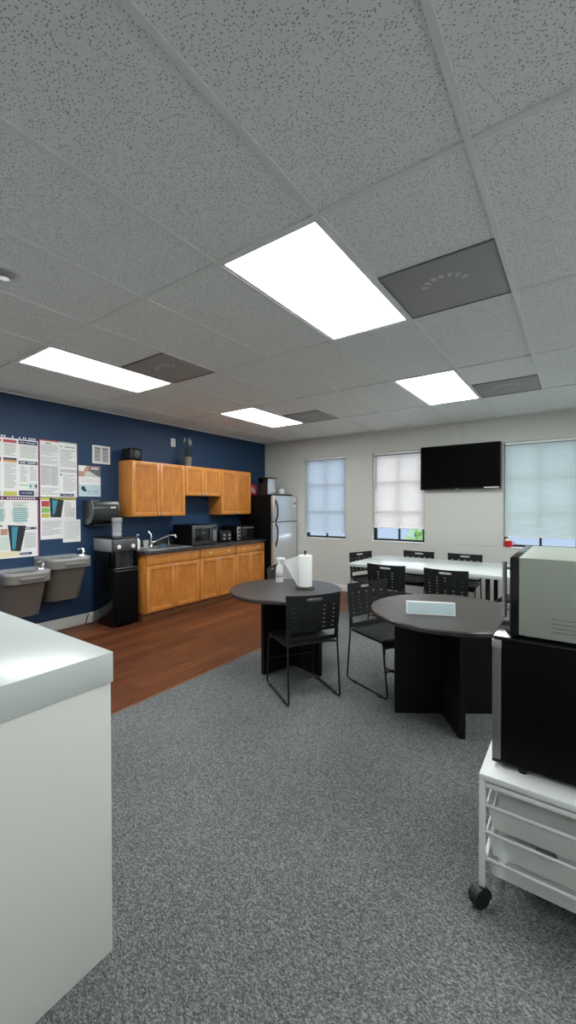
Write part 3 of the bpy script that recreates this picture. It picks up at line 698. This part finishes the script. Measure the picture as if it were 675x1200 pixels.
g = MB(); g.box(.05, D - .08, .03, W - .03, 0, .031, 'rubber'); g.build('plinth', t)
t = thing('coffee_maker', 'black coffee maker with silver front on top of the refrigerator', 'coffee maker', (-3.2, 4.21, 1.6805))
g = MB(); g.box(0, .20, 0, .23, 0, .05, 'black_plastic', .006); g.box(0, .12, 0, .23, .05, .31, 'black_plastic', .006); g.box(0, .21, 0, .23, .23, .31, 'black_plastic', .006); g.box(.12, .20, 0, .012, .05, .23, 'black_plastic'); g.build('body', t)
g = MB(); g.box(.20, .22, .01, .22, .02, .305, 'steel_bright', .004); g.build('front_panel', t)
g = MB(); g.box(-.015, .25, -.02, .27, .312, .325, 'black_gloss', .004); g.build('lid', t)
t = thing('serving_tray', 'black tray on top of the refrigerator', 'tray', (-2.96, 4.62, 1.68))
g = MB(); g.box(-.1, .1, -.17, .17, 0, .012, 'black_plastic', .003); g.build('base', t)
g = MB(); g.tube([(-.1, -.17, .02), (.1, -.17, .02), (.1, .17, .02), (-.1, .17, .02)], .009, 'black_plastic', 6, closed=True); g.build('rim', t)
t = thing('bowl', 'small white bowl on the black tray above the refrigerator', 'bowl', (-2.94, 4.57, 1.692))
g = MB(); g.lathe([(0, 0), (.03, 0), (.055, .03), (.066, .085), (.06, .09), (.05, .035), (0, .02)], (0, 0, 0), 'white_plastic', 20); g.build('bowl_body', t)
g = MB(); g.sphere((0, 0, .075), .052, 'white_plastic', 8); g.build('contents', t)

# ------------------------------------------------------------------ round tables
def round_table(c, r, arms, rot, label):
    t = thing('round_table', label, 'table', (c[0], c[1], .004), 0, 'round dark wood tables')
    g = MB(); g.lathe([(0, .712), (r - .012, .712), (r, .718), (r, .738), (r - .006, .746), (0, .746)], (0, 0, 0), 'espresso', 96); o = g.build('table_top', t)
    for k in range(4):
        a = rot + k * PI / 2; u = Vector((math.cos(a), math.sin(a), 0)); n = Vector((-u.y, u.x, 0)) * .019; b = Vector((arms[0], arms[1], 0))
        s0 = .0191
        g = MB(); g.prism([b + u * s0 - n, b + u * arms[2] - n, b + u * arms[2] + n, b + u * s0 + n], (0, 0, .711), 'espresso_base'); g.build('base_panel', t)
    g = MB(); b = arms; g.box(b[0] - .0185, b[0] + .0185, b[1] - .0185, b[1] + .0185, 0, .711, 'espresso_base'); g.build('base_post', t)
    return t
round_table((-.60, 1.44), .50, (-.042, .178, .36), math.atan2(-.33, -.08), 'round dark wood table holding the paper towel roll and spray bottle')
round_table((.78, 1.48), .53, (-.03, .02, .345), math.atan2(-.28, .19), 'round dark wood table at the right, in front of the mini fridge')
# items on the first table
TT = .7501
t = thing('spray_bottle', 'white trigger spray bottle on the left round table', 'spray bottle', (-.83, 1.66, TT), math.radians(200))
g = MB(); g.lathe([(0, 0), (.034, 0), (.036, .01), (.036, .13), (.03, .155), (.015, .175), (.014, .195), (0, .195)], (0, 0, 0), 'white_plastic', 24); g.build('bottle_body', t)
g = MB(); g.lathe([(.0365, .03), (.0365, .125)], (0, 0, 0), 'paper', 24)
for k, (z, mt) in enumerate(((.04, 'paper_grey'), (.055, 'navy_ink'), (.07, 'navy_ink'), (.09, 'paper_grey'))): g.lathe([(.0368, z), (.0368, z + .008)], (0, 0, 0), mt, 24)
g.build('label_band', t)
g = MB(); g.box(-.05, .03, -.014, .014, .205, .238, 'white_plastic', .008); g.cyl((0, 0, .19), .016, .02, 'white_plastic'); g.tube([(-.045, 0, .222), (-.062, 0, .222)], .009, 'white_plastic', 8); g.build('spray_head', t)
g = MB(); g.tube([(-.028, 0, .21), (-.042, 0, .185), (-.036, 0, .16)], .006, 'white_plastic', 7); g.build('trigger', t)
t = thing('paper_towel_roll', 'white paper towel roll with a loose sheet on the left round table', 'paper towels', (-.465, 1.555, TT))
g = MB(); g.lathe([(0, 0), (.085, 0), (.088, .006), (.08, .014), (0, .014)], (0, 0, 0), 'black_plastic', 32); g.build('holder_base', t)
g = MB(); g.tube([(0, 0, .01), (0, 0, .325)], .007, 'black_plastic', 8); g.sphere((0, 0, .325), .013, 'black_plastic', 6); g.build('holder_pole', t)
g = MB(); g.lathe([(.02, .018), (.061, .018), (.062, .03), (.062, .285), (.06, .295), (.02, .295)], (0, 0, 0), 'towel', 36); g.build('roll', t)
g = MB(); vl = Vector((-.81, -.58, 0)); away = Vector((-.58, .81, 0)); i = g.mi('towel')   # sheet leaving the back of the roll to the left
rows = []
for a in range(9):
    s = a / 8; row = []
    for b in range(9):
        v_ = b / 8
        z = .02 + v_ * .272 - s * v_ * .055 - s * .012 * (1 - v_)
        d = .02 + s * (.045 + .135 * v_)
        p = away * (.058 - .045 * s * (1 - v_) + .012 * math.sin(s * 3)) + vl * d; row.append(g.bm.verts.new((p.x, p.y, z)))
    rows.append(row)
fs = [g.bm.faces.new([rows[a][b], rows[a + 1][b], rows[a + 1][b + 1], rows[a][b + 1]]) for a in range(8) for b in range(8)]
g._fin(fs, 'towel'); bmesh.ops.solidify(g.bm, geom=g.bm.faces[:], thickness=.0015); g.build('loose_sheet', t)
t = thing('table_sign', 'pale blue tent card lying on the right round table', 'table sign', (.715, 1.30, TT), math.atan2(.117, .28))
g = MB(); g.prism([(-.158, -.03, 0), (-.158, -.014, .082), (-.158, .006, .082), (-.158, .022, 0)], (.316, 0, 0), 'white_plastic'); g.build('holder', t)
g = MB(); A = lambda x, s: (x, -.0303 + .016 * s, .082 * s)
def strip(x0, x1, s0, s1, mt, l=.0008):
    o = Vector((0, -l, l * .4)); g.poly([Vector(A(x0, s0)) + o, Vector(A(x1, s0)) + o, Vector(A(x1, s1)) + o, Vector(A(x0, s1)) + o], mt)
strip(-.148, .148, .08, .93, 'sign_face')
for k in range(6): strip(-.14, .14, .16 + k * .125, .18 + k * .125, 'pale_blue_ink', .0014)
g.build('card', t)

# ------------------------------------------------------------------ white table
t = thing('long_table', 'long white gloss table with black frame below the television', 'table', (.115, 3.74, .0))
g = MB(); g.box(-.995, .995, -.53, .53, .715, .755, 'white_gloss', .003); g.build('table_top', t)
g = MB(); a, b = .60, .27
for s in (-1, 1): g.box(-a, a, s * b - .02, s * b + .02, .675, .714, 'black_metal'); g.box(s * a - .02, s * a + .02, -b + .02, b - .02, .675, .714, 'black_metal')
g.build('apron', t)
for sx in (-1, 1):
    for sy in (-1, 1):
        g = MB(); g.box(sx * a - .022, sx * a + .022, sy * b - .022, sy * b + .022, .004, .675, 'black_metal', .003); g.build('leg', t)

# ------------------------------------------------------------------ chairs
def chair_meshes(t):
    # local: +y is forward, origin on the floor
    def back(x, z):
        k = (z - .45) / .36
        return Vector((x * (1 + .06 * k) , -.205 - .05 * k - .012 * math.sin(k * PI) + .55 * x * x * (.5 + .5 * k), z))
    xs = [-.215, -.19, -.13, -.11, -.05, -.03, .03, .05, .11, .13, .19, .215]
    rows = [(.452, .468, 's'), (.468, .485, 's'), (.485, .535, 'o'), (.535, .553, 's')]
    z = .553
    for k in range(6): rows += [(z, z + .026, 'h'), (z + .026, z + .033, 's')]; z += .033
    rows += [(z, .768, 's'), (.768, .794, 'g'), (.794, .815, 's')]
    g = MB(); cache = {}
    def V(x, z):
        k = (round(x, 5), round(z, 5))
        if k not in cache:
            top = .006 * (abs(x) / .215) ** 2 if z > .81 else 0
            cache[k] = g.bm.verts.new(back(x, z + top))
        return cache[k]
    fs = []
    def quad(x0, x1, z0, z1): fs.append(g.bm.faces.new([V(x0, z0), V(x1, z0), V(x1, z1), V(x0, z1)]))
    def ring(outer, c, rx, rz, pw=2):
        inn = []
        for (x, z) in outer:
            a = math.atan2((z - c[1]) / rz, (x - c[0]) / rx); ca, sa = math.cos(a), math.sin(a)
            q = (abs(ca) ** pw + abs(sa) ** pw) ** (-1 / pw); inn.append(g.bm.verts.new(back(c[0] + rx * ca * q, c[1] + rz * sa * q)))
        n = len(outer); O = [V(*p) for p in outer]
        for i in range(n): j = (i + 1) % n; fs.append(g.bm.faces.new([O[i], O[j], inn[j], inn[i]]))
    for (z0, z1, kd) in rows:
        for i in range(len(xs) - 1):
            x0, x1 = xs[i], xs[i + 1]
            if kd == 'o' and -.2 < (x0 + x1) / 2 < .2 and 1 <= i <= 9: continue
            if kd == 'g' and 3 <= i <= 7: continue
            if kd == 'h' and i in (1, 3, 5, 7, 9):
                xm, zm = (x0 + x1) / 2, (z0 + z1) / 2
                # square ring, four corners (shared with neighbours)
                ring([(x0, z0), (x1, z0), (x1, z1), (x0, z1)], (xm, zm), .0105, .0112, 3)
            else: quad(x0, x1, z0, z1)
        if kd == 'g':
            xx = xs[3:9]
            ring([(x, z0) for x in xx] + [(x, z1) for x in xx[::-1]], ((xx[0] + xx[-1]) / 2, (z0 + z1) / 2), .066, .012, 3)
    g._fin(fs, 'chair_plastic'); bmesh.ops.recalc_face_normals(g.bm, faces=g.bm.faces[:])
    bmesh.ops.solidify(g.bm, geom=g.bm.faces[:], thickness=.006); g.build('backrest', t, smooth=40)
    g = MB(); n = 14; R_ = []
    for a in range(n + 1):
        v_ = a / n; row = []
        for b in range(n + 1):
            u = -1 + 2 * b / n
            y = -.205 + .445 * v_; hw = .225 - .02 * (1 - v_) - .02 * max(0, v_ - .8) * 5 * abs(u) ** 3
            z = .452 - .014 * (1 - u * u) * math.sin(PI * min(1, v_ * 1.1)) - .05 * max(0, (v_ - .78) / .22) ** 2 - .012 * abs(u) ** 6
            y2 = y - (.03 * abs(u) ** 4 if v_ > .9 else 0)
            row.append(g.bm.verts.new((u * hw, y2, z)))
        R_.append(row)
    g._fin([g.bm.faces.new([R_[a][b], R_[a][b + 1], R_[a + 1][b + 1], R_[a + 1][b]]) for a in range(n) for b in range(n)], 'chair_plastic')
    bmesh.ops.recalc_face_normals(g.bm, faces=g.bm.faces[:]); bmesh.ops.solidify(g.bm, geom=g.bm.faces[:], thickness=.018); g.build('seat', t)
    for s in (-1, 1):
        g = MB(); g.tube([(s * .19, .12, .425), (s * .213, .185, .425), (s * .213, .235, .012), (s * .213, -.25, .012), (s * .208, -.215, .42), (s * .205, -.222, .56)], .0075, 'black_metal', 8, fil=.035)
        l = g.build('leg', t)
        for y in (-.15, .15):
            g = MB(); g.box(s * .213 - .010, s * .213 + .010, y - .02, y + .02, .0, .022, 'rubber', .004); g.build('glide', l)
    g = MB(); g.tube([(-.209, .21, .21), (.209, .21, .21)], .006, 'black_metal', 8); g.build('stretcher', t)
    g = MB(); g.tube([(-.19, .12, .425), (.19, .12, .425)], .007, 'black_metal', 8); g.tube([(-.2, -.16, .425), (.2, -.16, .425)], .007, 'black_metal', 8); g.build('seat_support', t)
GRP = 'black perforated sled base chairs'
first = [None]
def chair(x, y, fx, fy, label):
    rz = math.atan2(fy, fx) - PI / 2
    if first[0] is None:
        t = first[0] = thing('sled_chair', label, 'chair', (x, y, .004), rz, GRP); chair_meshes(t)
    else:
        t = copy_tree(first[0]); t.location = (x, y, .004); t.rotation_euler = (0, 0, rz); t['label'] = label
    return t
chair(-.281, 1.217, -.843, .539, 'black perforated chair at the left round table, its back to the camera')
chair(.235, 1.715, .913, -.408, 'black perforated chair at the left side of the right round table')
chair(-.845, 3.88, .94, -.34, 'black chair at the left end of the long white table')
chair(-.245, 3.12, 0, 1, 'black chair at the near side of the white table, left of its pair')
chair(.41, 3.13, .02, 1, 'black chair at the near side of the white table, right of its pair')
chair(-.39, 4.28, 0, -1, 'black chair behind the white table, under the warm-lit blind')
chair(.25, 4.28, 0, -1, 'black chair behind the white table, under the television')
chair(-1.03, 2.19, .95, .31, 'chair behind the left round table, mostly hidden by the tabletop')
chair(1.01, 3.70, -1, .12, 'black chair at the right end of the white table, mostly hidden behind the microwave')

# ------------------------------------------------------------------ white counter, left foreground
t = thing('reception_counter', 'large white gloss counter in the left foreground', 'counter', (0, 0, 0))
g = MB(); g.box(-2.1, .285, -1.55, -.763, .902, 1.003, 'white_gloss', .003); g.build('counter_top', t)
g = MB(); g.box(-2.09, .279, -1.54, -.769, .004, .901, 'white_panel', .002); g.build('body', t)

# ------------------------------------------------------------------ cart, mini fridge, microwave
t = thing('storage_cart', 'white rolling cart with mesh drawers under the mini fridge', 'cart', (1.243, .10, .004)); W, D = .80, .60
g = MB(); g.box(0, W, 0, D, .472, .495, 'white_metal', .003); g.build('top_panel', t)
for x in (.0105, W - .0105):
    for y in (.0105, D - .0105):
        g = MB(); g.box(x - .0105, x + .0105, y - .0105, y + .0105, .075, .471, 'white_metal', .002); g.build('post', t)
g = MB(); g.box(.022, W - .022, .003, .018, .448, .464, 'white_metal', .002); g.box(.022, W - .022, D - .018, D - .003, .448, .464, 'white_metal', .002)
for x in (.006, W - .018):
    g.box(x, x + .012, .022, D - .022, .448, .464, 'white_metal', .002); g.box(x, x + .012, .022, D - .022, .12, .15, 'white_metal', .002)
g.build('frame_rail', t)
def basket(z, zb, par):
    g = MB(); x0, x1, y0, y1 = .024, W - .024, .006, D - .01
    g.tube([(x0, y0, z), (x1, y0, z), (x1, y1, z), (x0, y1, z)], .006, 'white_metal', 8, closed=True); d = g.build('drawer', par)
    g = MB(); i = .02; T = [(x0 + .004, y0 + .006), (x1 - .004, y0 + .006), (x1 - .004, y1 - .006), (x0 + .004, y1 - .006)]; B = [(x0 + i, y0 + i), (x1 - i, y0 + i), (x1 - i, y1 - i), (x0 + i, y1 - i)]
    for k in range(4):
        j = (k + 1) % 4; g.poly([(*T[k], z), (*T[j], z), (*B[j], zb), (*B[k], zb)], 'mesh_basket')
    g.poly([(*p, zb) for p in B], 'mesh_basket'); g.build('mesh_wall', d)
basket(.382, .292, t); basket(.283, .193, t); basket(.184, .118, t)
for x, y in ((.0105, .0105), (W - .0105, .0105), (.0105, D - .0105), (W - .0105, D - .0105)):
    g = MB(); g.tube([(x, y, .085), (x, y, .05)], .006, 'black_metal', 8)
    a = .6
    u = Vector((math.sin(a), math.cos(a), 0)) 
    w = Vector((u.y, -u.x, 0))
    c = Vector((x, y, .036)) + u * -.012
    def disc(off, th, r, mt):
        ring = [c + w * off + u * (r * math.cos(k * PI / 10)) + Vector((0, 0, r * math.sin(k * PI / 10))) for k in range(20)]
        g.prism(ring, w * th, mt)
    disc(-.016, .012, .036, 'black_plastic'); disc(.004, .012, .036, 'black_plastic')
    cov = [c + w * -.018 + u * (.041 * math.cos(k * PI / 10 - .2)) + Vector((0, 0, .041 * math.sin(k * PI / 10 - .2))) for k in range(11)]
    g.prism(cov, w * .036, 'black_plastic'); g.build('caster', t)
def bx3(name, x0, x1, y0, y1, z0, z1, mt, label):
    t_ = thing(name, label, 'box', ((x0 + x1) / 2, (y0 + y1) / 2, z0), 0, 'things stored in the cart drawers'); a, b, h = (x1 - x0) / 2, (y1 - y0) / 2, z1 - z0
    g = MB(); g.box(-a, a, -b, b, 0, h * .8, mt, .004); g.build('body', t_)
    g = MB(); g.box(-a - .004, a + .004, -b - .004, b + .004, h * .8, h, mt, .004); g.build('lid', t_)
cx, cy = 1.243, .10
bx3('storage_tub', cx + .06, cx + .74, cy + .05, cy + .52, .302, .445, 'frost', 'translucent tub in the top drawer of the white cart')
bx3('carton', cx + .07, cx + .17, cy + .06, cy + .2, .204, .262, 'paper_grey', 'small grey carton in the middle drawer of the white cart')
bx3('carton', cx + .24, cx + .42, cy + .08, cy + .3, .204, .26, 'paper', 'white carton in the middle drawer of the white cart')
bx3('carton', cx + .08, cx + .55, cy + .06, cy + .4, .128, .165, 'paper', 'flat white carton in the bottom drawer of the white cart')

t = thing('mini_fridge', 'black mini fridge with silver-edged door on the white cart', 'mini fridge', (1.274, .175, .4995)); W, D, H = .47, .47, .495
g = MB(); g.box(.032, D, 0, W, .022, H - .012, 'black_panel', .004); g.build('body', t)
g = MB(); g.box(.0, D + .002, -.002, W + .002, H - .012, H, 'black_gloss', .005); g.build('top_cover', t)
g = MB(); g.box(.0, .030, -.001, W + .001, .03, H - .014, 'door_edge', .003); d = g.build('door', t)
g = MB(); g.box(-.002, .031, -.003, .02, H - .045, H - .013, 'steel', .003); g.build('hinge', d)
g = MB(); g.box(.0, .05, -.001, W + .001, .018, .03, 'black_plastic', .003); g.build('door_base', t)
for x in (.1, D - .05):
    for y in (.02, W - .03):
        g = MB(); g.cyl((x, y, 0), .014, .023, 'black_plastic', 14); g.build('foot', t)
g = MB(); g.tube([(.01, .012, .003), (.05, -.004, .003), (.1, .0, .003)], .003, 'paper', 6); tag(g.build('white_strip', None, (1.274, .17, .4995)), 'thin white strip lying under the mini fridge edge', 'strip')  # thin white strip along the lower edge of the mini fridge

t = thing('microwave_oven', 'pale microwave with a bar handle stacked on the mini fridge', 'microwave', (1.330, .185, .995)); W, D, H = .555, .43, .298
g = MB(); g.box(.029, D, 0, W, .012, H, 'mw_white', .004); g.build('body', t)
g = MB(); g.box(0, .028, 0, W, .008, H, 'black_gloss', .003); d = g.build('door', t)
g = MB(); g.box(-.002, .001, .16, W - .05, .06, H - .06, 'screen_glass', .001); g.build('window', d)
g = MB(); g.box(-.002, .001, .012, .12, .02, H - .02, 'dark_steel', .001); g.build('control_panel', d)
hx, hy = -.038, .16
g = MB(); g.tube([(hx, hy, .035), (hx, hy, .262)], .0085, 'steel', 10)
for z in (.07, .235): g.tube([(hx, hy, z), (.001, hy, z)], .006, 'steel', 8)
g.build('handle', d)
g = MB()
for k in range(4): g.box(.13 + .0, .38, -.0015, .001, .085 - k * .015, .0875 - k * .015, 'fountain_apron')  # dark strips stand for the shadows of body-coloured louvres
g.build('side_louvre_shadows', t)
for x in (.06, D - .05):
    for y in (.04, W - .04):
        g = MB(); g.cyl((x, y, 0), .014, .0125, 'rubber', 12); g.build('foot', t)

# ------------------------------------------------------------------ world
w = bpy.data.worlds.new('World'); bpy.context.scene.world = w; w.use_nodes = True
bg = w.node_tree.nodes['Background']; bg.inputs['Color'].default_value = (.76, .88, 1.0, 1); bg.inputs['Strength'].default_value = 3.7

# ------------------------------------------------------------------ camera
cam = bpy.data.cameras.new('Camera'); co = bpy.data.objects.new('Camera', cam); COL.objects.link(co)
yaw, pit, rol = -.6181, -.0126, -.0017
cyw, syw = math.cos(yaw), math.sin(yaw)
f = Vector((syw * math.cos(pit), cyw * math.cos(pit), math.sin(pit))); r = Vector((cyw, -syw, 0)); u = r.cross(f)
c_, s_ = math.cos(rol), math.sin(rol); r2 = c_ * r + s_ * u; u2 = -s_ * r + c_ * u
mw = Matrix((r2, u2, -f)).transposed().to_4x4(); mw.translation = (1.5376, -1.5265, 1.48)
co.matrix_world = mw
cam.sensor_fit = 'HORIZONTAL'; cam.sensor_width = 36; cam.lens = 479.71 / 675 * 36; cam.clip_start = .02; cam.clip_end = 200
sc = bpy.context.scene; sc.camera = co
sc.view_settings.view_transform = 'Standard'; sc.view_settings.look = 'None'; sc.view_settings.gamma = 1; sc.view_settings.exposure = .08; sc.view_settings.use_curve_mapping = False
